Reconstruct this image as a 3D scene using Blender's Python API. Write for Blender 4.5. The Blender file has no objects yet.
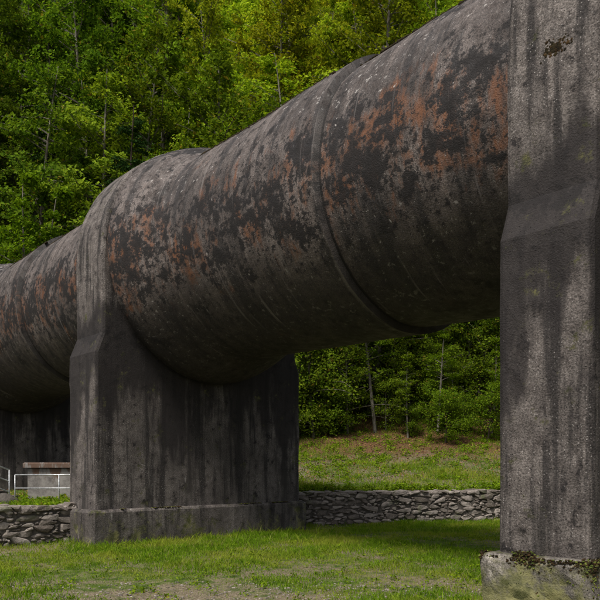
import bpy, math, random
import numpy as np
from mathutils import Vector, noise as mnoise
random.seed(7); RNG=np.random.default_rng(7)
S=bpy.context.scene
DX=(-0.6695,0.7427); PX=(0.7427,0.6695)
ROT=math.atan2(DX[1],DX[0])
LAT=9.09; AXZ=6.01; R0=2.15; RR=2.60
def W(lat,t,z): return (lat*PX[0]+t*DX[0], lat*PX[1]+t*DX[1], z)

# ---------------------------------------------------------------- helpers
def link(o,parent=None):
    S.collection.objects.link(o)
    if parent: o.parent=parent
    return o
def mesh_np(name,verts,faces_flat,loop_tot,mats=(),matidx=None,smooth=False):
    me=bpy.data.meshes.new(name)
    verts=np.asarray(verts,dtype=np.float32); nf=len(loop_tot)
    me.vertices.add(len(verts)); me.vertices.foreach_set("co",verts.ravel())
    me.loops.add(len(faces_flat)); me.loops.foreach_set("vertex_index",np.asarray(faces_flat,dtype=np.int32))
    me.polygons.add(nf)
    lt=np.asarray(loop_tot,dtype=np.int32)
    ls=np.concatenate([[0],np.cumsum(lt)[:-1]]).astype(np.int32)
    me.polygons.foreach_set("loop_start",ls); me.polygons.foreach_set("loop_total",lt)
    for m in mats: me.materials.append(m)
    if matidx is not None: me.polygons.foreach_set("material_index",np.asarray(matidx,dtype=np.int32))
    me.polygons.foreach_set("use_smooth",np.full(nf,smooth,dtype=bool))
    me.update(); me.validate()
    return me
class MB:
    def __init__(s): s.v=[];s.f=[];s.n=0;s.m=[]
    def add(s,v,f,mi=0):
        v=np.asarray(v,dtype=np.float32); 
        s.v.append(v)
        for q in f: s.f.append([i+s.n for i in q]); s.m.append(mi)
        s.n+=len(v)
    def mesh(s,name,mats,smooth=False):
        V=np.concatenate(s.v); flat=[i for q in s.f for i in q]; lt=[len(q) for q in s.f]
        return mesh_np(name,V,flat,lt,mats,s.m,smooth)
def tube(mb,pts,rads,sides=6,mi=0,cap=True):
    pts=[Vector(p) for p in pts]; vs=[];fs=[]
    for i,p in enumerate(pts):
        a=pts[max(i-1,0)]; b=pts[min(i+1,len(pts)-1)]
        d=(b-a); d=d.normalized() if d.length>1e-6 else Vector((0,0,1))
        u=d.cross(Vector((0,0,1)) if abs(d.z)<.9 else Vector((1,0,0))).normalized(); w=d.cross(u)
        for k in range(sides):
            an=2*math.pi*k/sides
            vs.append(p+(u*math.cos(an)+w*math.sin(an))*rads[i])
    for i in range(len(pts)-1):
        for k in range(sides):
            k2=(k+1)%sides
            fs.append([i*sides+k,i*sides+k2,(i+1)*sides+k2,(i+1)*sides+k])
    if cap:
        fs.append(list(range(sides))[::-1]); fs.append([(len(pts)-1)*sides+k for k in range(sides)])
    mb.add([tuple(v) for v in vs],fs,mi)

# ---------------------------------------------------------------- node helpers
class NT:
    def __init__(s,name):
        s.mat=bpy.data.materials.new(name); s.mat.use_nodes=True
        s.t=s.mat.node_tree; s.t.nodes.clear(); s.out=s.n('ShaderNodeOutputMaterial')
    def n(s,typ,**k):
        x=s.t.nodes.new(typ)
        for a,b in k.items(): setattr(x,a,b)
        return x
    def set(s,sock,v):
        if isinstance(v,bpy.types.NodeSocket): s.t.links.new(v,sock)
        elif v is not None:
            if isinstance(v,(tuple,list)) and len(v)==3 and sock.type=='RGBA': v=(*v,1)
            sock.default_value=v
    def noise(s,vec,scale,detail=4,rough=.55,dist=0):
        x=s.n('ShaderNodeTexNoise'); s.set(x.inputs['Vector'],vec)
        x.inputs['Scale'].default_value=scale; x.inputs['Detail'].default_value=detail
        x.inputs['Roughness'].default_value=rough; x.inputs['Distortion'].default_value=dist
        return x.outputs[0]
    def m(s,op,a,b=None,c=None,clamp=False):
        x=s.n('ShaderNodeMath',operation=op); x.use_clamp=clamp
        s.set(x.inputs[0],a)
        if b is not None: s.set(x.inputs[1],b)
        if c is not None: s.set(x.inputs[2],c)
        return x.outputs[0]
    def mr(s,v,a,b,c=0.,d=1.,smooth=True):
        x=s.n('ShaderNodeMapRange'); x.interpolation_type='SMOOTHSTEP' if smooth else 'LINEAR'
        s.set(x.inputs[0],v)
        for i,q in enumerate((a,b,c,d)): x.inputs[i+1].default_value=q
        return x.outputs[0]
    def mix(s,f,a,b,mode='MIX'):
        x=s.n('ShaderNodeMix',data_type='RGBA',blend_type=mode)
        s.set(x.inputs[0],f); s.set(x.inputs[6],a); s.set(x.inputs[7],b); return x.outputs[2]
    def map(s,vec,sc):
        x=s.n('ShaderNodeMapping'); s.set(x.inputs[0],vec); x.inputs['Scale'].default_value=sc; return x.outputs[0]
    def obj(s): return s.n('ShaderNodeTexCoord').outputs['Object']
    def pos(s): return s.n('ShaderNodeNewGeometry').outputs['Position']
    def island(s): return s.n('ShaderNodeNewGeometry').outputs['Random Per Island']
    def sep(s,v):
        x=s.n('ShaderNodeSeparateXYZ'); s.set(x.inputs[0],v); return x.outputs
    def comb(s,a,b,c=0.):
        x=s.n('ShaderNodeCombineXYZ'); s.set(x.inputs[0],a); s.set(x.inputs[1],b); s.set(x.inputs[2],c); return x.outputs[0]
    def bump(s,h,dist,strength=1.,nrm=None):
        x=s.n('ShaderNodeBump'); x.inputs['Strength'].default_value=strength; x.inputs['Distance'].default_value=dist
        s.set(x.inputs['Height'],h)
        if nrm is not None: s.set(x.inputs['Normal'],nrm)
        return x.outputs[0]
    def bsdf(s,col,rough=.9,nrm=None,spec=.3,metal=0):
        b=s.n('ShaderNodeBsdfPrincipled'); s.set(b.inputs['Base Color'],col); s.set(b.inputs['Roughness'],rough)
        b.inputs['Specular IOR Level'].default_value=spec; b.inputs['Metallic'].default_value=metal
        if nrm is not None: s.set(b.inputs['Normal'],nrm)
        return b.outputs[0]
    def done(s,sh): s.t.links.new(sh,s.out.inputs[0]); return s.mat

def concrete_surface(T,o,base,streakvec,sk=.65):
    big=T.noise(o,.7,3,.6); mid=T.noise(o,5,4,.68); fine=T.noise(o,55,2,.7)
    st=T.noise(streakvec,1.0,4,.65)
    c=T.mix(T.mr(big,.3,.7),tuple(x*.58 for x in base),tuple(x*1.35 for x in base))
    c=T.mix(T.mr(mid,.35,.72),c,(base[0]*.42,base[1]*.40,base[2]*.40))
    c=T.mix(T.m('MULTIPLY',T.mr(st,.48,.62),sk),c,(.014,.012,.012))
    c=T.mix(T.m('MULTIPLY',T.mr(st,.30,.42,1,0),.45),c,tuple(x*1.9 for x in base))
    vc=T.n('ShaderNodeTexVoronoi'); vc.inputs['Scale'].default_value=38; T.set(vc.inputs['Vector'],o)
    vd=vc.outputs['Distance']; rnd=T.sep(vc.outputs['Color'])[0]
    gate=T.mr(big,.40,.60)
    sp=T.m('MULTIPLY',T.mr(vd,.16,.32,1,0),T.mr(rnd,.62,.66))
    sp=T.m('MULTIPLY',sp,T.m('MULTIPLY_ADD',gate,.5,.16))
    c=T.mix(sp,c,(.33,.305,.29))
    pit=T.m('MULTIPLY',T.mr(vd,.12,.28,1,0),T.mr(rnd,.18,.14))
    c=T.mix(T.m('MULTIPLY',pit,.8),c,(.012,.011,.011))
    f2=T.mr(fine,.3,.7,.5,1.5)
    c=T.mix(1.,c,T.comb(f2,f2,f2),'MULTIPLY')
    h=T.m('ADD',T.m('MULTIPLY',mid,.5),T.m('MULTIPLY',fine,.4))
    h=T.m('SUBTRACT',h,T.m('MULTIPLY',pit,.5))
    return c,h,big,mid,fine,st

def mat_pipe():
    T=NT('penstock_concrete'); o=T.obj(); x,y,z=T.sep(o)[:3]
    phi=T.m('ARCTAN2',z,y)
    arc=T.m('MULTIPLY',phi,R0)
    sv=T.comb(T.m('MULTIPLY',x,3.2),T.m('MULTIPLY',arc,.45))
    c,h,big,mid,fine,st=concrete_surface(T,o,(.104,.085,.077),sv,.75)
    dphi=T.m('ABSOLUTE',T.m('ADD',phi,.10))
    band=T.mr(dphi,.05,.70,1,0)
    n=T.noise(o,1.1,5,.66,.4)
    n2=T.noise(T.comb(T.m('MULTIPLY',x,6.),T.m('MULTIPLY',arc,1.3)),1.,4,.7)
    rm=T.m('ADD',T.m('MULTIPLY',n,.55),T.m('MULTIPLY',n2,.45))
    rm=T.m('ADD',rm,T.m('MULTIPLY',band,.15))
    rust=T.mr(rm,.590,.72)
    rc=T.mix(T.mr(mid,.38,.62),(.165,.058,.018),(.050,.025,.015))
    c=T.mix(T.m('MULTIPLY',rust,.80),c,rc)
    b1=T.noise(T.comb(T.m('ADD',x,31.),T.m('MULTIPLY',arc,.9)),1.6,6,.80)
    topb=T.mr(phi,.55,1.0)
    bm=T.m('ADD',b1,T.m('MULTIPLY',band,.120)); bm=T.m('ADD',bm,T.m('MULTIPLY',topb,.12))
    bm=T.m('ADD',bm,T.m('MULTIPLY',T.m('SUBTRACT',mid,.5),.30))
    bk=T.mr(bm,.585,.64)
    c=T.mix(T.m('MULTIPLY',bk,.94),c,(.008,.006,.006))
    b2=T.m('ADD',T.noise(o,10,3,.75),T.m('MULTIPLY',band,.09)); b2=T.m('ADD',b2,T.m('MULTIPLY',T.m('SUBTRACT',big,.5),.25))
    c=T.mix(T.mr(b2,.62,.67,0,.88),c,(.010,.008,.008))
    c=T.mix(T.mr(b2,.37,.33,0,.8),c,(.34,.315,.295))
    under_shade=T.mr(phi,-.35,-.95); c=T.mix(T.m('MULTIPLY',under_shade,.72),c,(.015,.012,.012))  # shade beneath the pipe painted into its concrete colour
    wv=T.noise(T.comb(T.m('MULTIPLY',x,7.),T.m('MULTIPLY',arc,.35),3.),1.,3,.6)
    c=T.mix(T.mr(wv,.62,.74,0,.45),c,(.22,.195,.185))
    w=T.m('PINGPONG',T.m('ADD',x,T.m('MULTIPLY',mid,.02)),.42)
    line=T.m('MULTIPLY',T.mr(w,.0,.012,1,0),T.mr(big,.42,.6))
    c=T.mix(T.m('MULTIPLY',line,.35),c,(.02,.017,.017))
    for j in (7.35,18.9):
        dj=T.m('ADD',T.m('SUBTRACT',x,j),T.m('MULTIPLY',T.m('SUBTRACT',mid,.5),.05))
        s1=T.mr(T.m('ABSOLUTE',T.m('ADD',dj,.03)),.015,.045,1,0)
        s3=T.m('MULTIPLY',T.mr(T.m('ABSOLUTE',T.m('SUBTRACT',dj,.04)),.015,.05,1,0),T.mr(st,.6,.4))
        c=T.mix(T.m('MULTIPLY',s1,.9),c,(.008,.007,.007)); c=T.mix(T.m('MULTIPLY',s3,.35),c,(.20,.18,.165))
    h=T.m('SUBTRACT',h,T.m('MULTIPLY',line,.2))
    nb=T.bump(h,.024,1.)
    return T.done(T.bsdf(c,T.mr(mid,.3,.7,.58,.88),nb,.4))

def mat_pier(name='pier_concrete',algae=0.,base=(.128,.111,.102)):
    T=NT(name); o=T.obj(); x,y,z=T.sep(o)[:3]
    sv=T.comb(T.m('MULTIPLY',x,4.),T.m('MULTIPLY',y,4.),T.m('MULTIPLY',z,.28))
    c,h,big,mid,fine,st=concrete_surface(T,o,base,sv,.8 if algae==0 else .4)
    s2=T.noise(T.comb(T.m('MULTIPLY',x,1.5),T.m('MULTIPLY',y,1.5),T.m('MULTIPLY',z,.3)),1.,4,.68)
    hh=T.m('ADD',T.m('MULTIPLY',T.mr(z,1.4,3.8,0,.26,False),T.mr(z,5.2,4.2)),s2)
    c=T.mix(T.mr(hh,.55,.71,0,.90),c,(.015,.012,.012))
    c=T.mix(T.mr(T.m('SUBTRACT',s2,T.m('MULTIPLY',z,.22)),.25,.5,0,.35),c,(.06,.054,.044))
    bn=T.noise(o,2.6,5,.75); bk=T.mr(bn,.60,.66)
    sh=T.mr(T.m('ABSOLUTE',T.m('SUBTRACT',z,4.2)),.05,.35,1,0)
    bk2=T.mr(T.m('ADD',mid,T.m('MULTIPLY',sh,.12)),.60,.66)
    c=T.mix(T.m('MULTIPLY',T.m('MAXIMUM',bk,bk2),.85),c,(.012,.010,.010))
    lm=T.noise(T.comb(T.m('MULTIPLY',x,5.),T.m('MULTIPLY',y,5.),T.m('MULTIPLY',z,1.1)),1.,4,.7)
    c=T.mix(T.m('MULTIPLY',T.mr(lm,.66,.74),T.mr(z,2.2,1.0)),c,(.30,.28,.26))
    g=T.m('ADD',bn,T.mr(z,.95,.1,0,.14+algae,False))
    c=T.mix(T.mr(g,.58,.76,0,.8),c,T.mix(T.mr(mid,.4,.6),(.20,.19,.07),(.075,.08,.022)))
    nb=T.bump(h,.024,1.)
    return T.done(T.bsdf(c,.85,nb,.32))

def mat_moss(name,a,b):
    T=NT(name); o=T.obj()
    c=T.mix(T.mr(T.noise(o,14,3,.7),.35,.65),a,b)
    return T.done(T.bsdf(c,1.,None,.1))

def mat_leaf(name,dark,light,trans=.35):
    T=NT(name)
    oi=T.n('ShaderNodeObjectInfo'); isl=T.island()
    c=T.mix(isl,dark,light)
    c=T.mix(1.,c,oi.outputs['Color'],'MULTIPLY')
    c=T.mix(T.mr(isl,.975,.98,0,.7),c,(.22,.14,.03))
    p=T.n('ShaderNodeBsdfDiffuse'); T.set(p.inputs[0],c)
    tr=T.n('ShaderNodeBsdfTranslucent'); T.set(tr.inputs[0],T.mix(1.,c,(1.25,1.2,.6),'MULTIPLY'))
    mx=T.n('ShaderNodeMixShader'); mx.inputs[0].default_value=trans
    T.t.links.new(p.outputs[0],mx.inputs[1]); T.t.links.new(tr.outputs[0],mx.inputs[2])
    return T.done(mx.outputs[0])
def mat_bark(name,a,b):
    T=NT(name); o=T.obj()
    v=T.map(o,(6,6,1.2))
    n=T.noise(v,1.5,3,.7)
    return T.done(T.bsdf(T.mix(T.mr(n,.35,.65),a,b),.95,None,.15))

def mat_ground():
    T=NT('ground_soil_and_turf'); p=T.pos(); x,y,z=T.sep(p)[:3]
    n=T.noise(p,.45,4,.6); n2=T.noise(p,4,4,.7); n3=T.noise(p,30,3,.75)
    soil=T.mix(T.mr(n3,.3,.7),(.10,.078,.050),(.30,.25,.17))
    turf=T.mix(T.mr(n2,.35,.65),(.050,.085,.014),(.13,.175,.030))
    c=T.mix(T.mr(T.m('ADD',T.m('MULTIPLY',n,.6),T.m('MULTIPLY',n2,.4)),.42,.54),turf,soil)
    lit=T.mix(T.mr(n3,.3,.7),(.035,.022,.012),(.22,.12,.055))
    litm=T.mr(T.m('ADD',z,T.m('MULTIPLY',T.m('SUBTRACT',n2,.5),1.8)),1.5,2.4)
    c=T.mix(litm,c,lit)
    up=T.mix(T.mr(n2,.42,.58),(.008,.008,.005),T.mix(T.mr(n3,.4,.6),(.018,.030,.007),(.035,.028,.016)))  # upper slope soil: shade under the canopy put into the colour
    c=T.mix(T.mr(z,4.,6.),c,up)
    h=T.m('ADD',T.m('MULTIPLY',n2,.5),n3)
    return T.done(T.bsdf(c,.95,T.bump(h,.04,1.),.15))

def mat_grass():
    T=NT('grass_blades'); p=T.pos(); isl=T.island()
    n=T.noise(p,.55,4,.62); n2=T.noise(p,2.6,4,.65)
    g=T.mix(isl,(.070,.150,.008),(.28,.43,.026))
    g=T.mix(T.mr(n2,.38,.62,0,.65),g,(.085,.170,.010))
    g=T.mix(T.mr(n,.45,.60,0,.6),g,(.34,.36,.050))
    g=T.mix(T.mr(isl,.93,.95,0,.8),g,(.36,.30,.13))
    b=T.n('ShaderNodeBsdfDiffuse'); T.set(b.inputs[0],g)
    tr=T.n('ShaderNodeBsdfTranslucent'); T.set(tr.inputs[0],T.mix(1.,g,(1.2,1.2,.7),'MULTIPLY'))
    mx=T.n('ShaderNodeMixShader'); mx.inputs[0].default_value=.35
    T.t.links.new(b.outputs[0],mx.inputs[1]); T.t.links.new(tr.outputs[0],mx.inputs[2])
    return T.done(mx.outputs[0])
def mat_stone():
    T=NT('rubble_stone'); isl=T.island(); o=T.obj()
    n=T.noise(o,6,4,.7); n3=T.noise(o,45,3,.7)
    c=T.mix(isl,(.125,.102,.085),(.36,.315,.28))
    c=T.mix(T.mr(n,.4,.65,0,.6),c,(.06,.050,.042))
    c=T.mix(T.mr(n3,.52,.7,0,.5),c,(.40,.37,.34))
    c=T.mix(T.mr(T.noise(o,2.1,3,.7),.56,.68,0,.6),c,(.07,.085,.03))
    return T.done(T.bsdf(c,.9,T.bump(T.m('ADD',n,T.m('MULTIPLY',n3,.5)),.02,1.),.25))
def mat_simple(name,col,rough=.6,metal=0,bs=20,bd=.004,k=.55):
    T=NT(name); o=T.obj(); n=T.noise(o,bs,4,.7)
    c=T.mix(T.mr(n,.35,.7),col,tuple(q*k for q in col))
    return T.done(T.bsdf(c,rough,T.bump(n,bd,1.),.4,metal))

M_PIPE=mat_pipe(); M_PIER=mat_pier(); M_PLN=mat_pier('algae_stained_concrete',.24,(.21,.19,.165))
M_MOSS=mat_moss('dark_moss',(.012,.010,.007),(.035,.026,.012))
M_MOSSB=mat_moss('brown_moss',(.022,.014,.007),(.060,.036,.016))
M_MOSSG=mat_moss('green_moss',(.040,.055,.012),(.13,.15,.030))
M_LEAF=mat_leaf('broadleaf_foliage',(.034,.072,.008),(.135,.20,.018),.4)
M_NEED=mat_leaf('conifer_foliage',(.014,.036,.010),(.05,.09,.020),.1)
M_BARK=mat_bark('grey_bark',(.20,.185,.15),(.07,.06,.045))
M_BARKD=mat_bark('brown_bark',(.07,.052,.04),(.022,.017,.013))
M_GROUND=mat_ground(); M_GRASS=mat_grass(); M_STONE=mat_stone()
M_MORTAR=mat_simple('wall_mortar',(.10,.087,.074),.95,0,12,.03)
M_METAL=mat_simple('galvanised_steel',(.55,.56,.57),.4,.6)

# ---------------------------------------------------------------- terrain
XW=[-60,-19.5,-4.7,-0.5,14,40,80]; YW=[-36,1.2,14.75,18.95,21.7,27,35]
def yw(x): return np.interp(x,XW,YW)
def dist(x,y): return (y-yw(x))*np.interp(x,[-8,0,6],[.74,.85,.98])
def fbm(x,y,s,seed=0):
    return (np.sin(x*s+seed)*np.cos(y*s*1.13+seed*1.7)+.5*np.sin(x*s*2.3+y*s*1.9+seed*2.1)+.3*np.cos(x*s*4.7-y*s*3.9+seed))/1.8
def height(x,y):
    x=np.asarray(x,float); y=np.asarray(y,float)
    d=dist(x,y)
    low=.035*fbm(x,y,.7,1)+.015*fbm(x,y,3.1,4)
    low=low+np.clip((d+.9)/.9,0,1)*.03
    dd=np.clip(d,0,None)
    wr=np.interp(x,[-6,-1],[0,1])
    d12=np.minimum(dd,13.)
    right=.86+.05*d12+.0135*d12**2
    left=.62+.012*np.clip(dd-9,0,15)
    base=left*(1-wr)+right*wr
    hill=np.clip(y-np.interp(x,[-10,-3,0,14,40],[31.5,32,32.2,35,40]),0,None)*np.clip(d/8,0,1)
    hillz=1.02*hill*np.clip(hill/6,0.25,1)
    hillz=np.where(hillz>85,85+(hillz-85)*.2,hillz)
    up=base+hillz+(.06*fbm(x,y,.9,2)+.03*fbm(x,y,3.3,3))*np.clip(dd,0,1)+.12*fbm(x,y,.5,7)*np.clip((dd-3)/4,0,1)+.9*fbm(x,y,.13,5)*np.clip((y-34)/10,0,1)
    k=np.clip((d-.12)/.25,0,1)
    return low*(1-k)+up*k
def axis(lo,hi,flo,fhi,step,n):
    a=np.arange(flo,fhi,step)
    l=flo-(np.linspace(0,1,n)[1:]**2)*(flo-lo); r=fhi+(np.linspace(0,1,n)**2)*(hi-fhi)
    return np.concatenate([l[::-1],a,r])
gx=axis(-260,260,-14,14,.2,50); gy=axis(-120,260,5,36,.2,60)
GX,GY=np.meshgrid(gx,gy); GZ=height(GX,GY)
nx,ny=len(gx),len(gy)
idx=np.arange(nx*ny).reshape(ny,nx)
q=np.stack([idx[:-1,:-1],idx[:-1,1:],idx[1:,1:],idx[1:,:-1]],-1).reshape(-1,4)
me=mesh_np('ground',np.stack([GX,GY,GZ],-1).reshape(-1,3),q.ravel(),np.full(len(q),4),[M_GROUND],None,True)
link(bpy.data.objects.new('ground',me))

# ---------------------------------------------------------------- penstock pipe
FR=[-17.7,-7.3,3.0,13.14,24.7,35.0]
TH=[1.1,1.1,1.0,1.25,1.2,1.2]
JO=[-13.5,-3.2,7.35,18.9,29.9]
def prad(t):
    r=R0
    for f in FR:
        s=f-t
        if 0<=s<1.55:
            u=1-s/1.55; r=max(r,R0+(RR-.03-R0)*math.sin(u*math.pi/2)**1.15)
    for j in JO:
        s=t-j
        if -1.6<s<0.0: r-=.04*(1+s/1.6)
        elif 0<=s<2.6: r+=.070*(1-s/2.6)
    return r
ts=set(np.round(np.arange(-24,52,.2),3))
for j in JO:
    for e in (-.055,-.012,-.003,.003,.02,.05): ts.add(round(j+e,4))
ts=sorted(ts); NS=200
V=[];
for i,t in enumerate(ts):
    r=prad(t)
    for k in range(NS):
        a=2*math.pi*k/NS
        nn=mnoise.noise(Vector((t*.8,math.cos(a)*2,math.sin(a)*2)))*.018+mnoise.noise(Vector((t*4,math.cos(a)*9,math.sin(a)*9)))*.006
        V.append((t,(r+nn)*math.cos(a),(r+nn)*math.sin(a)))
ii=np.arange(len(ts)*NS).reshape(len(ts),NS); jj=np.roll(ii,-1,1)
q=np.stack([ii[:-1],jj[:-1],jj[1:],ii[1:]],-1).reshape(-1,4)
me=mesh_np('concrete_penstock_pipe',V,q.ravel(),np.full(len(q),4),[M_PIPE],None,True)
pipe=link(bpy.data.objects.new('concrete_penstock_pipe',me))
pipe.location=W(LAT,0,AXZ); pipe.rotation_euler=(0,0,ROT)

import bmesh
def icot():
    bm=bmesh.new(); bmesh.ops.create_icosphere(bm,subdivisions=2,radius=1)
    v=np.array([x.co[:] for x in bm.verts]); f=[[a.index for a in fc.verts] for fc in bm.faces]; bm.free(); return v,f
IV,IF=icot()
def lump(mb,c,n,r,flat=.5,mi=0,rough=.12):
    n=Vector(n).normalized(); u=n.orthogonal().normalized(); w=n.cross(u)
    v=IV*(1+RNG.uniform(-rough,rough,(len(IV),1)))
    B=np.array([u[:],w[:],n[:]])
    sc=np.array([r*random.uniform(.7,1.4),r*random.uniform(.7,1.4),r*flat])
    mb.add((v*sc)@B+np.array(c),IF,mi)
mb=MB()
for cl in range(110):
    tc=random.uniform(1,23); pc=random.choice([random.gauss(.87,.03),random.gauss(.89,.02),random.gauss(.96,.08),random.gauss(1.25,.2)])
    for k in range(random.randint(3,30)):
        t=tc+random.gauss(0,.2); a=pc+random.gauss(0,.022)
        if any(f-1.7<t<f+1.4 for f in FR): continue
        r=prad(t); rr=random.uniform(.010,.042)
        lump(mb,(t,r*math.cos(a),r*math.sin(a)),(0,math.cos(a),math.sin(a)),rr,.7)
me=mb.mesh('crown_moss',[M_MOSS],True); link(bpy.data.objects.new('crown_moss',me),pipe)

# ---------------------------------------------------------------- piers
def outline(hw,hu,z0,z1,z2,top_r,inset,archn=40):
    pts=[]
    hw-=inset; hu-=inset; tr=top_r-inset
    zs=np.arange(z0,z1,.14)
    for z in zs: pts.append((hw,z))
    pts.append((hw,z1)); 
    for k in (.33,.66): pts.append((hw+(hu-hw)*k,z1+(z2-z1)*k))
    for z in np.arange(z2,AXZ-.05,.14): pts.append((hu,z))
    for k in range(archn+1):
        a=math.pi*k/archn; pts.append((tr*math.cos(a),AXZ+tr*math.sin(a)))
    for z in np.arange(z2,AXZ-.05,.14)[::-1]: pts.append((-hu,z))
    for k in (.66,.33): pts.append((-(hw+(hu-hw)*k),z1+(z2-z1)*k))
    pts.append((-hw,z1))
    for z in zs[::-1]: pts.append((-hw,z))
    return pts
def loft(loops,xs,jit,seed):
    n=len(loops[0]); V=[]; last=len(loops)-1
    for li,(lp,x) in enumerate(zip(loops,xs)):
        for (y,z) in lp:
            q=Vector((x*1.7+seed,y*1.7,z*1.7)); q2=q*5
            dv=mnoise.noise_vector(q)*jit+mnoise.noise_vector(q2)*jit*.5
            ex=0. if li in (0,last) else dv.x*(.3 if li in (1,last-1) else 1)
            V.append((x+ex,y+dv.y,z+dv.z*.5))
    F=[]
    for i in range(len(xs)-1):
        for k in range(n):
            k2=(k+1)%n; F.append([i*n+k,(i+1)*n+k,(i+1)*n+k2,i*n+k2])
    F.append([k for k in range(n)]); F.append([(len(xs)-1)*n+k for k in range(n)][::-1])
    return V,F
def rrect(hw,z0,z1,inset,top_in):
    pts=[]; h=hw-inset
    for z in np.arange(z0,z1-.06,.1): pts.append((h,z))
    pts.append((h,z1-.06)); 
    for y in np.linspace(h-.06,-h+.06,60): pts.append((y,z1-top_in))
    pts.append((-h,z1-.06))
    for z in np.arange(z0,z1-.06,.1)[::-1]: pts.append((-h,z))
    return pts
def make_pier(i,f,th,z0):
    e=bpy.data.objects.new('concrete_pipe_pier' if i==0 else 'concrete_pipe_pier.%03d'%i,None); link(e)
    e.location=W(LAT,f,0); e.rotation_euler=(0,0,ROT)
    ins=[.07,.02,0]+[0]*8+[0,.02,.07]
    xs=[0,.03,.075]+list(np.linspace(.15,th-.15,8))+[th-.075,th-.03,th]
    loops=[outline(2.76,2.61,z0,3.9,4.3,RR,a) for a in ins]
    V,F=loft(loops,xs,.018,i*13.1)
    mb=MB(); mb.add(V,F)
    o=bpy.data.objects.new('shaft_and_saddle',mb.mesh('pier_shaft',[M_PIER])); link(o,e)
    pr=.13; a,b=-pr,th+pr
    xs=[a,a+.03,a+.07]+list(np.linspace(a+.15,b-.15,8))+[b-.07,b-.03,b]
    loops=[rrect(2.76+pr,z0-.4,.72+max(0,z0+.3),q,0 if q==0 else q*.8) for q in ins]
    V,F=loft(loops,xs,.055 if i!=3 else .018,i*7.3+3)
    mb=MB(); mb.add(V,F)
    o=bpy.data.objects.new('plinth',mb.mesh('pier_plinth',[M_PIER if i==3 else M_PLN])); link(o,e)
    return e
piers=[]
for k,(f,th) in enumerate(zip(FR,TH)):
    gzb=float(height(*W(LAT,f,0)[:2]))
    z0=-.3 if k<5 else gzb-.5
    piers.append(make_pier(k,f,th,z0))
e=piers[2]; mb=MB()
for k in range(3600):
    if random.random()<.8: x=random.uniform(-.12,1.12); y=2.76+random.uniform(-.03,.12)
    else: x=-random.uniform(.0,.12); y=random.uniform(1.2,2.85)
    nzv=mnoise.noise(Vector((x*2.2,y*2.2,1)))+.4*mnoise.noise(Vector((x*9,y*9,1)))
    if nzv<-.02: continue
    z=.70+random.uniform(-.03,.01)+max(0,mnoise.noise(Vector((x*3.3,y*2,5)))+.1)*random.random()*.08
    if random.random()<.15: y=2.89; z=.70-abs(random.gauss(0,.05))
    lump(mb,(x,y,z),(0,.3,1),random.uniform(.004,.014),.7,random.choice([0,0,0,1,1,2]))
for k in range(1500):
    x=random.uniform(-.13,1.13); z=random.uniform(.0,.68); 
    if mnoise.noise(Vector((x*2.4,z*3,9)))+.5*mnoise.noise(Vector((x*9,z*9,9)))>.12: lump(mb,(x,2.885,z),(0,1,0),random.uniform(.004,.010),.4,random.choice([2,2,2,1]))
for k in range(260):
    a=random.uniform(0,6.28); r=abs(random.gauss(0,.06)); lump(mb,(.42+r*math.cos(a)*1.3,2.61,5.72+r*math.sin(a)*.8),(0,1,0),random.uniform(.006,.018),.5,random.choice([0,0,0,1]))
link(bpy.data.objects.new('moss',mb.mesh('pier_moss',[M_MOSS,M_MOSSB,M_MOSSG],True)),e)
mb=MB()
for k in range(900):
    x=random.uniform(-.12,.0); y=random.uniform(-2.85,2.85)
    if mnoise.noise(Vector((y*1.3,3,3)))>.05: lump(mb,(x,y,.72),(0,0,1),random.uniform(.008,.022),.5,random.choice([0,1,2]))
link(bpy.data.objects.new('moss',mb.mesh('pier_moss_b',[M_MOSS,M_MOSSB,M_MOSSG],True)),piers[3])

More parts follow.
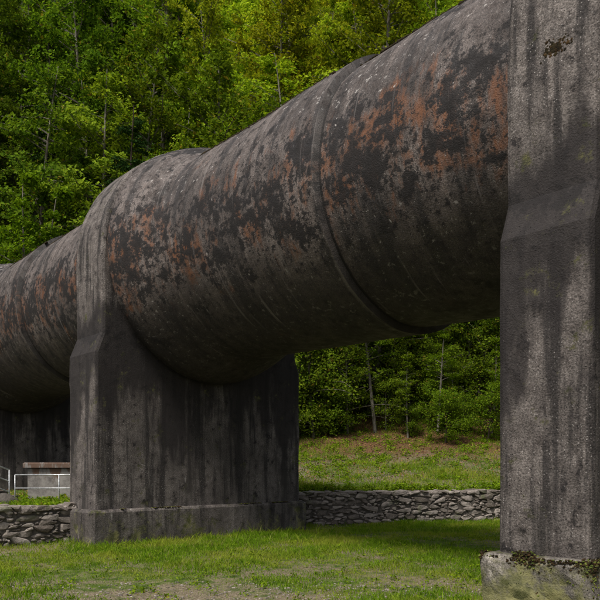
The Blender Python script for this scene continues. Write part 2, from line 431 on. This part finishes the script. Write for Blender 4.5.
# ---------------------------------------------------------------- rubble walls
def stone_wall(name,x0,x1,htop):
    mb=MB(); A=Vector((x0,float(yw(x0)),0)); B=Vector((x1,float(yw(x1)),0))
    d=(B-A); Ln=d.length; d.normalize(); n=Vector((d.y,-d.x,0))
    if n.y>0: n=-n
    off0=.035
    c=[A+n*off0,B+n*off0,B-n*.5,A-n*.5]
    v=[(p.x,p.y,-.3) for p in c]+[(p.x,p.y,htop-.06) for p in c]
    mb.add(v,[[0,1,5,4],[1,2,6,5],[2,3,7,6],[3,0,4,7],[4,5,6,7]],1)
    D=np.array(d[:]); Nn=np.array(n[:])
    def stone(s,z,w,hh,dep,an,off):
        vv=np.sign(IV)*np.abs(IV)**random.uniform(.35,.65)
        vv=vv*(1+RNG.uniform(-.12,.12,IV.shape))
        sk=random.gauss(0,.3); tp=random.uniform(-.4,.4)
        vv=np.stack([vv[:,0]*(1+tp*vv[:,2])+sk*vv[:,2],vv[:,1],vv[:,2]*(1+random.uniform(-.35,.35)*vv[:,0])],1)
        vv=vv*np.array([w*.5,dep,hh*.5])
        ca,sa=math.cos(an),math.sin(an)
        X=vv[:,0]*ca-vv[:,2]*sa; Z=vv[:,0]*sa+vv[:,2]*ca
        P=np.outer(X,D)+np.outer(vv[:,1],Nn); P[:,2]+=Z
        cc=A+d*s+n*off; P+=np.array([cc.x,cc.y,z]); mb.add(P,IF,0)
    cell={}
    def ok(s,z,w,h):
        ci=int(s//.5)
        for k in (ci-1,ci,ci+1):
            for (a,b,c2,e2) in cell.get(k,()):
                if abs(a-s)<(w+c2)*.5*.90 and abs(b-z)<(h+e2)*.5*.86: return False
        return True
    for (tries,wa,wb,ha,hb) in [(22,.26,.46,.10,.18),(70,.17,.32,.07,.13),(190,.10,.2,.05,.09),(340,.05,.11,.03,.06)]:
        for k in range(int(tries*Ln)):
            w=random.uniform(wa,wb); h=random.uniform(ha,hb); s=random.uniform(0,Ln); z=random.uniform(-.08,htop-h*.3)
            if z+h*.5>htop+.03: continue
            if ok(s,z,w,h):
                cell.setdefault(int(s//.5),[]).append((s,z,w,h))
                stone(s,z,w*1.0,h*1.02,random.uniform(.07,.10),random.gauss(0,.12),random.uniform(-.02,.02))
    s=0
    while s<Ln:
        w=random.uniform(.16,.46)
        for off in (.06,.34): stone(s+w/2,htop-.03+random.uniform(-.03,.015),w,random.uniform(.07,.14),.17,random.gauss(0,.05),-off)
        s+=w
    print(name,mb.n)
    link(bpy.data.objects.new(name,mb.mesh(name,[M_STONE,M_MORTAR])))
stone_wall('stone_retaining_wall',-.9,14,.90)
stone_wall('stone_retaining_wall.001',-11,-4.75,.78)

# ---------------------------------------------------------------- railings etc
def railing(name,segs,r=.022):
    mb=MB()
    for a,b in segs: tube(mb,[a,b],[r,r],8)
    me=mb.mesh(name,[M_METAL],True); return link(bpy.data.objects.new(name,me))
def gz(x,y): return float(height(x,y))
y0=18.3
zt=1.37; zb=.6
segs=[]
xs_=[-7.45,-6.3,-5.15]
for x in xs_: segs.append(((x,y0,zb-.1),(x,y0,zt)))
segs+= [((xs_[0],y0,zt),(xs_[-1]-0.0,y0,zt)),((xs_[0],y0,1.02),(xs_[-1],y0,1.02))]
railing('terrace_railing',segs,.018)
segs=[]
pa=(-7.6,y0,1.50);pb=(-9.3,y0-.5,2.2)
def lp(a,b,k,dz=0): return tuple(a[i]+(b[i]-a[i])*k+(dz if i==2 else 0) for i in range(3))
segs+=[(pa,pb),(lp(pa,pb,0,-.3),lp(pa,pb,1,-.3)),(lp(pa,pb,0,-.58),lp(pa,pb,1,-.58))]
for k in (0,.33,.66,1): segs.append((lp(pa,pb,k),lp(pa,pb,k,-1.0)))
railing('stair_handrail',segs,.02)
mb=MB()
for k in range(7):
    x1=-7.5-.3*k; z=.66+.13*k
    v=[(x1,y0-.35-.09*k,.2),(x1-.32,y0-.44-.09*k,.2),(x1-.32,y0+1.1,.2),(x1,y0+1.1,.2)]
    v=v+[(a,b,z) for a,b,_ in v]
    mb.add(v,[[0,3,2,1],[4,5,6,7],[0,1,5,4],[1,2,6,5],[2,3,7,6],[3,0,4,7]])
link(bpy.data.objects.new('concrete_steps',mb.mesh('concrete_steps',[M_PIER])))
mb=MB()
def box(mb,x0,x1,y0_,y1_,z0,z1,b=.03):
    v=[(x0,y0_,z0),(x1,y0_,z0),(x1,y1_,z0),(x0,y1_,z0),(x0,y0_,z1-b),(x1,y0_,z1-b),(x1,y1_,z1-b),(x0,y1_,z1-b),(x0+b,y0_+b,z1),(x1-b,y0_+b,z1),(x1-b,y1_-b,z1),(x0+b,y1_-b,z1)]
    mb.add(v,[[0,1,5,4],[1,2,6,5],[2,3,7,6],[3,0,4,7],[4,5,9,8],[5,6,10,9],[6,7,11,10],[7,4,8,11],[8,9,10,11]])
box(mb,-7.9,-6.3,20.3,21.6,.4,1.55); box(mb,-8.0,-6.2,20.2,21.7,1.552,1.70)
T=NT('rust_stained_concrete'); o_=T.obj(); zz_=T.sep(o_)[2]
n_=T.noise(T.map(o_,(3,3,.8)),1.5,6,.7)
c_=T.mix(T.mr(T.noise(o_,5,5,.7),.35,.7),(.24,.225,.21),(.11,.10,.095)); c_=T.mix(T.mr(T.m('ADD',n_,T.mr(zz_,.9,1.7,-.1,.12)),.5,.62,0,.8),c_,(.10,.050,.028))
M_LC=T.done(T.bsdf(c_,.9,None,.2))
link(bpy.data.objects.new('concrete_valve_chamber',mb.mesh('valve',[M_LC])))
mb=MB(); lump(mb,(-7.35,17.3,.68),(0,0,1),.42,.6,0,.1)
link(bpy.data.objects.new('boulder',mb.mesh('boulder',[M_MORTAR],True)))

# ---------------------------------------------------------------- trees
def leaves_arrays(C,Nn,size,aspect=.6):
    n=len(C)
    Nn=Nn/np.linalg.norm(Nn,axis=1,keepdims=True)
    r=RNG.normal(size=(n,3)); u=np.cross(Nn,r); u/=np.linalg.norm(u,axis=1,keepdims=True)+1e-9
    w=np.cross(Nn,u); s=size[:,None]
    V=np.stack([C-u*s*.5,C+w*s*.5*aspect+Nn*s*.08,C+u*s*.5,C-w*s*.5*aspect+Nn*s*.08],1).reshape(-1,3)
    return V
def make_tree_mesh(name,seed,H,cr,base,nb,style,leafsz,nleaf,bark,leafm):
    rnd=random.Random(seed); mb=MB()
    bend=[rnd.uniform(-1,1)*H*.03 for _ in range(4)]
    def trunk(h):
        k=h/H; return Vector((bend[0]*math.sin(k*3+bend[2])*1.2,bend[1]*math.sin(k*2.4+bend[3])*1.2,h))
    tr=H*.009+.025
    tube(mb,[trunk(H*k/12)+Vector((0,0,-.5 if k==0 else 0)) for k in range(13)],[tr*(1.25 if k==0 else 1)*(1-.93*k/12)+.006 for k in range(13)],7,0)
    C=[];
    lobes=[rnd.uniform(0,6.28) for _ in range(4)]
    for b in range(nb):
        k=rnd.random()**.85; h=base+(H-base)*k*.98
        az=rnd.uniform(0,2*math.pi)
        if style=='spruce': L=cr*(1-k)**.9*rnd.uniform(.75,1.1)+.25; el=-.25+.5*k
        elif style=='ash': L=cr*(math.sin(min(1,k*1.05+.18)*math.pi)**.6)*rnd.uniform(.45,1.1)+.3; el=.55
        elif style=='round':
            lob=1+.35*math.sin(az*2+lobes[0]+k*4)+.2*math.sin(az*3+lobes[1]-k*7)
            L=cr*(math.sin(min(1,k*.86+.12)*math.pi)**.55)*rnd.uniform(.45,1.1)*lob+.25; el=.15+.75*k
        else: L=cr*(math.sin(min(1,k*.85+.2)*math.pi)**.7)*rnd.uniform(.45,1.2)+.4; el=.35-.1*rnd.random()
        p=trunk(h); pts=[p]; dirv=Vector((math.cos(az)*math.cos(el),math.sin(az)*math.cos(el),math.sin(el)))
        ns=5
        for s in range(ns):
            dirv=(dirv+Vector((rnd.gauss(0,.12),rnd.gauss(0,.12),rnd.gauss(-.07,.07)))).normalized()
            pts.append(pts[-1]+dirv*L/ns)
        rb=tr*.30*(L/cr)*(1-.5*k)+.005
        tube(mb,pts,[rb*(1-.85*i/ns)+.003 for i in range(ns+1)],3,0,False)
        nt=max(3,int(L*2.4))
        for tw in range(nt):
            f=rnd.uniform(.22,1); i=min(int(f*ns),ns-1); q=pts[i].lerp(pts[i+1],f*ns-i)
            side=1 if tw%2 else -1
            perp=dirv.cross(Vector((0,0,1))).normalized()*side
            td=(perp*rnd.uniform(.5,1)+dirv*rnd.uniform(.3,.9)+Vector((0,0,rnd.gauss(-.05,.2)))).normalized()
            if style=='round': td=(td+Vector((0,0,rnd.gauss(.1,.35)))).normalized()
            tl=rnd.uniform(.35,1)*(.35+.28*L*(1.15-f))
            if style=='spruce': td=(perp*.8+dirv*.6+Vector((0,0,-.25))).normalized()
            e=q+td*tl+Vector((0,0,-.08*tl))
            C.append((q[:],e[:],tl))
    wts=np.array([c[2] for c in C])+.25; wts/=wts.sum()
    ch=RNG.choice(len(C),size=nleaf,p=wts)
    Q=np.array([c[0] for c in C])[ch]; E=np.array([c[1] for c in C])[ch]
    u=RNG.random((nleaf,1))**.8
    sp=.15 if style!='spruce' else .06
    P=Q+(E-Q)*u*1.08+RNG.normal(size=(nleaf,3))*np.array([sp,sp,sp*(.9 if style=='round' else .5)])
    Nn=RNG.normal(size=(nleaf,3))*(.7 if style=='round' else .5)+np.array([0,0,.8]) 
    Nn[:,:2]+=P[:,:2]/ (cr+.01)*.7
    sz=leafsz*RNG.uniform(.6,1.35,nleaf)
    LV=leaves_arrays(P,Nn,sz,.6 if style!='spruce' else .28)
    base_n=mb.n; V=np.concatenate(mb.v+[LV]); 
    flat=[i for q in mb.f for i in q]; lt=[len(q) for q in mb.f]; mi=[0]*len(lt)
    lf=np.arange(base_n,base_n+len(LV))
    return mesh_np(name,V,np.concatenate([np.array(flat),lf]),np.concatenate([lt,np.full(nleaf,4)]),[bark,leafm],np.concatenate([mi,np.ones(nleaf,int)]))
TM={
 'beech':[make_tree_mesh('beechA',1,15,3.4,1.6,90,'round',.19,15000,M_BARK,M_LEAF),make_tree_mesh('beechB',2,12.5,3.0,1.2,80,'b',.18,13000,M_BARK,M_LEAF),make_tree_mesh('beechC',3,17,3.6,3.2,90,'round',.20,16000,M_BARK,M_LEAF)],
 'ash':[make_tree_mesh('ashA',4,13,2.0,3.5,45,'ash',.16,6500,M_BARK,M_LEAF),make_tree_mesh('ashB',5,10,1.6,2.0,40,'ash',.15,5000,M_BARK,M_LEAF)],
 'spruce':[make_tree_mesh('spruceA',6,17,2.8,.8,150,'spruce',.22,16000,M_BARKD,M_NEED)],
 'shrub':[make_tree_mesh('shrubA',8,2.6,1.3,.15,42,'round',.12,3600,M_BARKD,M_LEAF),make_tree_mesh('shrubB',9,1.7,1.1,.1,36,'round',.11,2800,M_BARKD,M_LEAF)],
 'sapling':[make_tree_mesh('saplingA',11,5.0,1.7,.5,55,'round',.13,5500,M_BARK,M_LEAF),make_tree_mesh('saplingB',12,3.6,1.3,.3,45,'round',.12,3800,M_BARK,M_LEAF),make_tree_mesh('saplingC',13,6.0,1.9,.8,50,'round',.14,5500,M_BARK,M_LEAF)],
}
def put(kind,name,x,y,sc,col,parent=None,var=None):
    me=random.choice(TM[kind]) if var is None else TM[kind][var]
    o=bpy.data.objects.new(name,me); link(o,parent)
    o.location=(x,y,gz(x,y)-.1); o.rotation_euler=(random.gauss(0,.05),random.gauss(0,.05),random.uniform(0,6.28))
    o.scale=(sc*random.uniform(.9,1.2),sc,sc*random.uniform(.9,1.15)); o.color=(*col,1); return o
forest=bpy.data.objects.new('forest',None); link(forest)
def tint(x,y):
    a=x/max(y,1)
    z=gz(x,y)
    b=math.exp(-((a-.02)/.21)**2)  # sunlit brightness of the upper middle forest put into the leaf colour
    b*=min(1,max(0,(z-1)/6))
    n=random.choice([random.uniform(.45,.75),random.uniform(.85,1.15),random.uniform(.95,1.35)])
    base=np.array((1.1,1.2,1.0))*(1-b)+np.array((3.5,2.8,1.7))*b
    wm=random.uniform(.85,1.2)
    return tuple(base*n*np.array((wm,1,1)))
yy=33.5; cntt=0
while yy<100:
    sp=3.8+ (yy-33)*.055
    xx=-.54*yy-2+random.uniform(0,sp)
    while xx<.50*yy+2:
        x=xx+random.gauss(0,.7); y=yy+random.gauss(0,.8)
        lat=x*PX[0]+y*PX[1]
        clear=abs(lat-LAT)<4.2 and (x*DX[0]+y*DX[1])<44
        far_hidden = yy>72 and not (-.36<x/y<.02)
        if not clear and not far_hidden and float(dist(x,y))>12.5:
            kd=random.random(); a=x/y
            pk='spruce' if kd<(.08 if a<-.15 or a>.25 else .01) else ('ash' if kd>.84 else 'beech')
            t=tint(x,y)
            if pk=='spruce': t=(.9,1.0,1)
            put(pk,'forest_tree' ,x,y,random.uniform(.75,1.25)*(1.15 if yy>70 else 1),t,forest); cntt+=1
        xx+=sp*random.uniform(.8,1.15)
    yy+=sp*.85
print('trees',cntt)
# shaded understory closing the view between the trunks
for k in range(60):
    y=random.uniform(36,44); x=random.uniform(-.02,.42)*y
    put('sapling','forest_understory',x,y,random.uniform(1.1,2.0),tuple(np.array((.75,.8,.8))*random.uniform(.5,1.2)),forest)
for (x,y) in [(9.8,37.5),(11.2,38.5),(12.6,37.2),(8.4,39),(6.5,38),(4.2,38.4),(2.,37.6),(13.8,39.5)]:
    put('beech','forest_tree',x,y,random.uniform(.7,.95),tuple(np.array((1.0,1.05,.9))*random.uniform(.6,1.2)),forest)
for k in range(75):
    x=random.uniform(-14,15); dd=random.uniform(10.5,16)
    y=float(yw(x))+dd
    lat=x*PX[0]+y*PX[1]
    if abs(lat-LAT)<3.6: continue
    put('shrub','undergrowth',x,y,random.uniform(.25,.85),tuple(np.array((1.2,1.2,.9))*random.uniform(.4,1.3)),forest)
for k in range(40):
    x=random.uniform(-2,15); y=float(yw(x))+random.uniform(12.,17)
    put('sapling','undergrowth_sapling',x,y,random.uniform(.5,1.2),tuple(np.array((1.3,1.2,.9))*random.uniform(.35,1.35)),forest)
for k in range(14):
    x=random.uniform(-17,-9); y=random.uniform(29,34)
    if abs(x*PX[0]+y*PX[1]-LAT)<4: continue
    put('sapling','undergrowth_sapling',x,y,random.uniform(.9,1.4),tuple(np.array((1.2,1.25,.9))*random.uniform(.5,1.2)),forest)
for (x,y,s,c,v) in [(-11.2,30.5,1.0,(1.3,1.4,.8),0),(-12.3,32.5,1.05,(1.2,1.3,.8),0),(-10.0,33,.95,(1.6,1.6,.8),1),(3.4,32,.6,(1.2,1.2,.8),0),(4.8,31,.4,(1.4,1.3,.8),1),(6.2,31.5,.5,(1.4,1.4,.8),1),(8.6,31.6,.45,(1.3,1.3,.8),1)]:
    put('ash','young_ash_tree',x,y,s,c,None,v)
for (x,y,s) in [(6.2,29.8,.75),(8.2,30.6,.8)]:
    put('shrub','hazel_shrub',x,y,s,(1.2,1.2,.8),None,0)

# ---------------------------------------------------------------- grass
def blades(X,Y,H,Wd,lean):
    n=len(X); Z=height(X,Y); a=RNG.uniform(0,2*math.pi,n); b=RNG.uniform(0,2*math.pi,n)
    P=np.stack([X,Y,Z-.01],1); u=np.stack([np.cos(a),np.sin(a),np.zeros(n)],1)*Wd[:,None]*.5
    l=np.stack([np.cos(b),np.sin(b),np.zeros(n)],1)*(H*lean)[:,None]
    mid=P+l*.35+np.array([0,0,1])*(H*.6)[:,None]; tip=P+l+np.array([0,0,1])*H[:,None]
    V=np.stack([P-u,P+u,mid+u*.8,tip,mid-u*.8],1).reshape(-1,3)
    return V
def scatter(n,ylo,yhi,dlo,dhi):
    Y=np.sqrt(RNG.uniform(ylo**2,yhi**2,n)); X=RNG.uniform(-.52,.50,n)*Y
    d=dist(X,Y); k=(d>dlo)&(d<dhi); return X[k],Y[k],d[k]
X,Y,d=scatter(440000,6.5,22,-40,-.06)
lat=X*PX[0]+Y*PX[1]; t=X*DX[0]+Y*DX[1]
k=np.ones(len(X),bool)
for f,th in zip(FR,TH): k&=~((np.abs(lat-LAT)<2.86)&(t>f-.1)&(t<f+th+.1))
X,Y,d,lat,t=X[k],Y[k],d[k],lat[k],t[k]
nz=fbm(X,Y,.55,2.)+.6*fbm(X,Y,1.7,8.)+.35*fbm(X,Y,4.1,3.)
dens=np.clip(.70+.5*nz,.12,1)
worn=np.exp(-((Y-8.9-.1*X)/1.2)**2)*np.clip((2.6-X)/2.5,0,1)*np.clip(.65+.7*fbm(X,Y,1.3,6.),0,1)
dens*=1-.90*worn
k=RNG.random(len(X))<dens; X,Y,d,lat,t,nz,worn=[q[k] for q in (X,Y,d,lat,t,nz,worn)]
edge=np.exp(-np.abs(d)/.35)
for f,th in zip(FR,TH):
    dx=np.maximum(np.abs(lat-LAT)-2.89,0); dy=np.maximum(np.maximum(f-.13-t,t-f-th-.13),0)
    edge=np.maximum(edge,np.exp(-np.hypot(dx,dy)/.22))
H=(.030+.042*np.clip(nz+.6,0,2))*(1-.55*worn)*RNG.uniform(.5,1.6,len(X))+edge*RNG.uniform(0,.13,len(X))
tall=(RNG.random(len(X))<.03)&(edge<.2); H[tall]*=2.0
Wd=RNG.uniform(.006,.011,len(X))
V1=blades(X,Y,H,Wd,RNG.uniform(.1,.9,len(X)))
X,Y,d=scatter(240000,14,42,.25,15.5)
nz=fbm(X,Y,.6,5.)+.6*fbm(X,Y,1.9,1.)
k=(RNG.random(len(X))<np.clip(.75+.4*nz-.09*np.clip(d-4,0,None),.08,1)); X,Y,nz=X[k],Y[k],nz[k]
H=(.06+.06*np.clip(nz+.5,0,2))*RNG.uniform(.5,1.7,len(X))
V2=blades(X,Y,H,RNG.uniform(.009,.02,len(X)),RNG.uniform(.1,.9,len(X)))
V=np.concatenate([V1,V2]); n=len(V)//5
me=mesh_np('grass',V,np.arange(n*5),np.full(n,5),[M_GRASS]); link(bpy.data.objects.new('grass',me))
print('blades',n)
mb=MB()
for k in range(2600):
    y=random.uniform(8,11); x=random.uniform(-.5*y,3)
    if math.exp(-((y-8.9-.1*x)/1.0)**2)*random.random()<.35: continue
    lump(mb,(x,y,gz(x,y)+.004),(0,0,1),random.uniform(.006,.020),.6,0,.2)
link(bpy.data.objects.new('gravel',mb.mesh('gravel',[M_STONE])))
def weeds(name,cents,rad,per,sz,col):
    Cs=[];Ns=[]
    for (x,y) in cents:
        m=per; a=RNG.uniform(0,6.28,m); r=np.abs(RNG.normal(0,rad,m))
        px=x+np.cos(a)*r; py=y+np.sin(a)*r; hz=height(px,py)+RNG.uniform(.01,.05+rad*.7,m)*np.exp(-(r/rad)**2*.4)
        Cs.append(np.stack([px,py,hz],1)); nn=RNG.normal(size=(m,3))*.5+np.array([0,0,1]); nn[:,0]+=np.cos(a)*.5; nn[:,1]+=np.sin(a)*.5; Ns.append(nn)
    C=np.concatenate(Cs); Nn=np.concatenate(Ns)
    V=leaves_arrays(C,Nn,sz*RNG.uniform(.6,1.4,len(C)),.55); n=len(C)
    o=link(bpy.data.objects.new(name,mesh_np(name,V,np.arange(n*4),np.full(n,4),[M_LEAF]))); o.color=(*col,1)
ce=[]
for k in range(620):
    y=random.uniform(8,20); x=random.uniform(-.5,.48)*y
    if y>float(yw(x))-.15: continue
    la=x*PX[0]+y*PX[1]; tt=x*DX[0]+y*DX[1]
    if any(abs(la-LAT)<2.95 and f-.2<tt<f+th+.2 for f,th in zip(FR,TH)): continue
    ce.append((x,y))
weeds('lawn_weeds',ce,.07,20,.04,(1.8,1.7,1))
ce=[]
for k in range(1100):
    x=random.uniform(-9,15); y=float(yw(x))+random.choice([random.uniform(.3,.8),random.uniform(.5,13),random.uniform(5,13)])
    ce.append((x,y))
weeds('bank_weeds',ce,.20,45,.085,(1.8,1.75,1))
X,Y,d=scatter(34000,19,42,3.0,15); C=np.stack([X,Y,height(X,Y)+.03],1); nn=RNG.normal(size=C.shape)*.4+np.array([0,0,1])
V=leaves_arrays(C,nn,RNG.uniform(.05,.11,len(C)),.6)
T=NT('dead_leaves'); c=T.mix(T.island(),(.09,.040,.016),(.32,.17,.07)); M_DEAD=T.done(T.bsdf(c,.8,None,.2))
link(bpy.data.objects.new('leaf_litter',mesh_np('leaf_litter',V,np.arange(len(C)*4),np.full(len(C),4),[M_DEAD])))

# ---------------------------------------------------------------- light, sky, camera
w=bpy.data.worlds.new('World'); S.world=w; w.use_nodes=True; nt=w.node_tree
sky=nt.nodes.new('ShaderNodeTexSky'); sky.sky_type='NISHITA'; sky.sun_disc=False
sky.dust_density=3.0; sky.air_density=1.0; sky.ozone_density=.6
sx,sy,el=-.50,-.86,math.radians(56)
sky.sun_elevation=el; sky.sun_rotation=math.atan2(sx,sy)
hs=nt.nodes.new('ShaderNodeHueSaturation'); hs.inputs['Saturation'].default_value=.5
nt.links.new(sky.outputs[0],hs.inputs['Color'])
nt.links.new(hs.outputs[0],nt.nodes['Background'].inputs[0]); nt.nodes['Background'].inputs[1].default_value=.13
L=bpy.data.lights.new('sun','SUN'); L.energy=4.0; L.angle=math.radians(16); L.color=(1,.95,.87)
lo=link(bpy.data.objects.new('sun',L)); h=math.hypot(sx,sy)
sd=Vector((sx/h*math.cos(el),sy/h*math.cos(el),math.sin(el))); lo.rotation_euler=sd.to_track_quat('Z','Y').to_euler()
cam=bpy.data.cameras.new('camera'); co=link(bpy.data.objects.new('camera',cam))
cam.sensor_width=36; cam.lens=42; cam.shift_y=166/600; cam.clip_end=1000; cam.clip_start=.1
co.location=(0,0,1.6); co.rotation_euler=(math.pi/2,0,0); S.camera=co
S.view_settings.view_transform='Standard'; S.view_settings.look='None'; S.view_settings.exposure=0
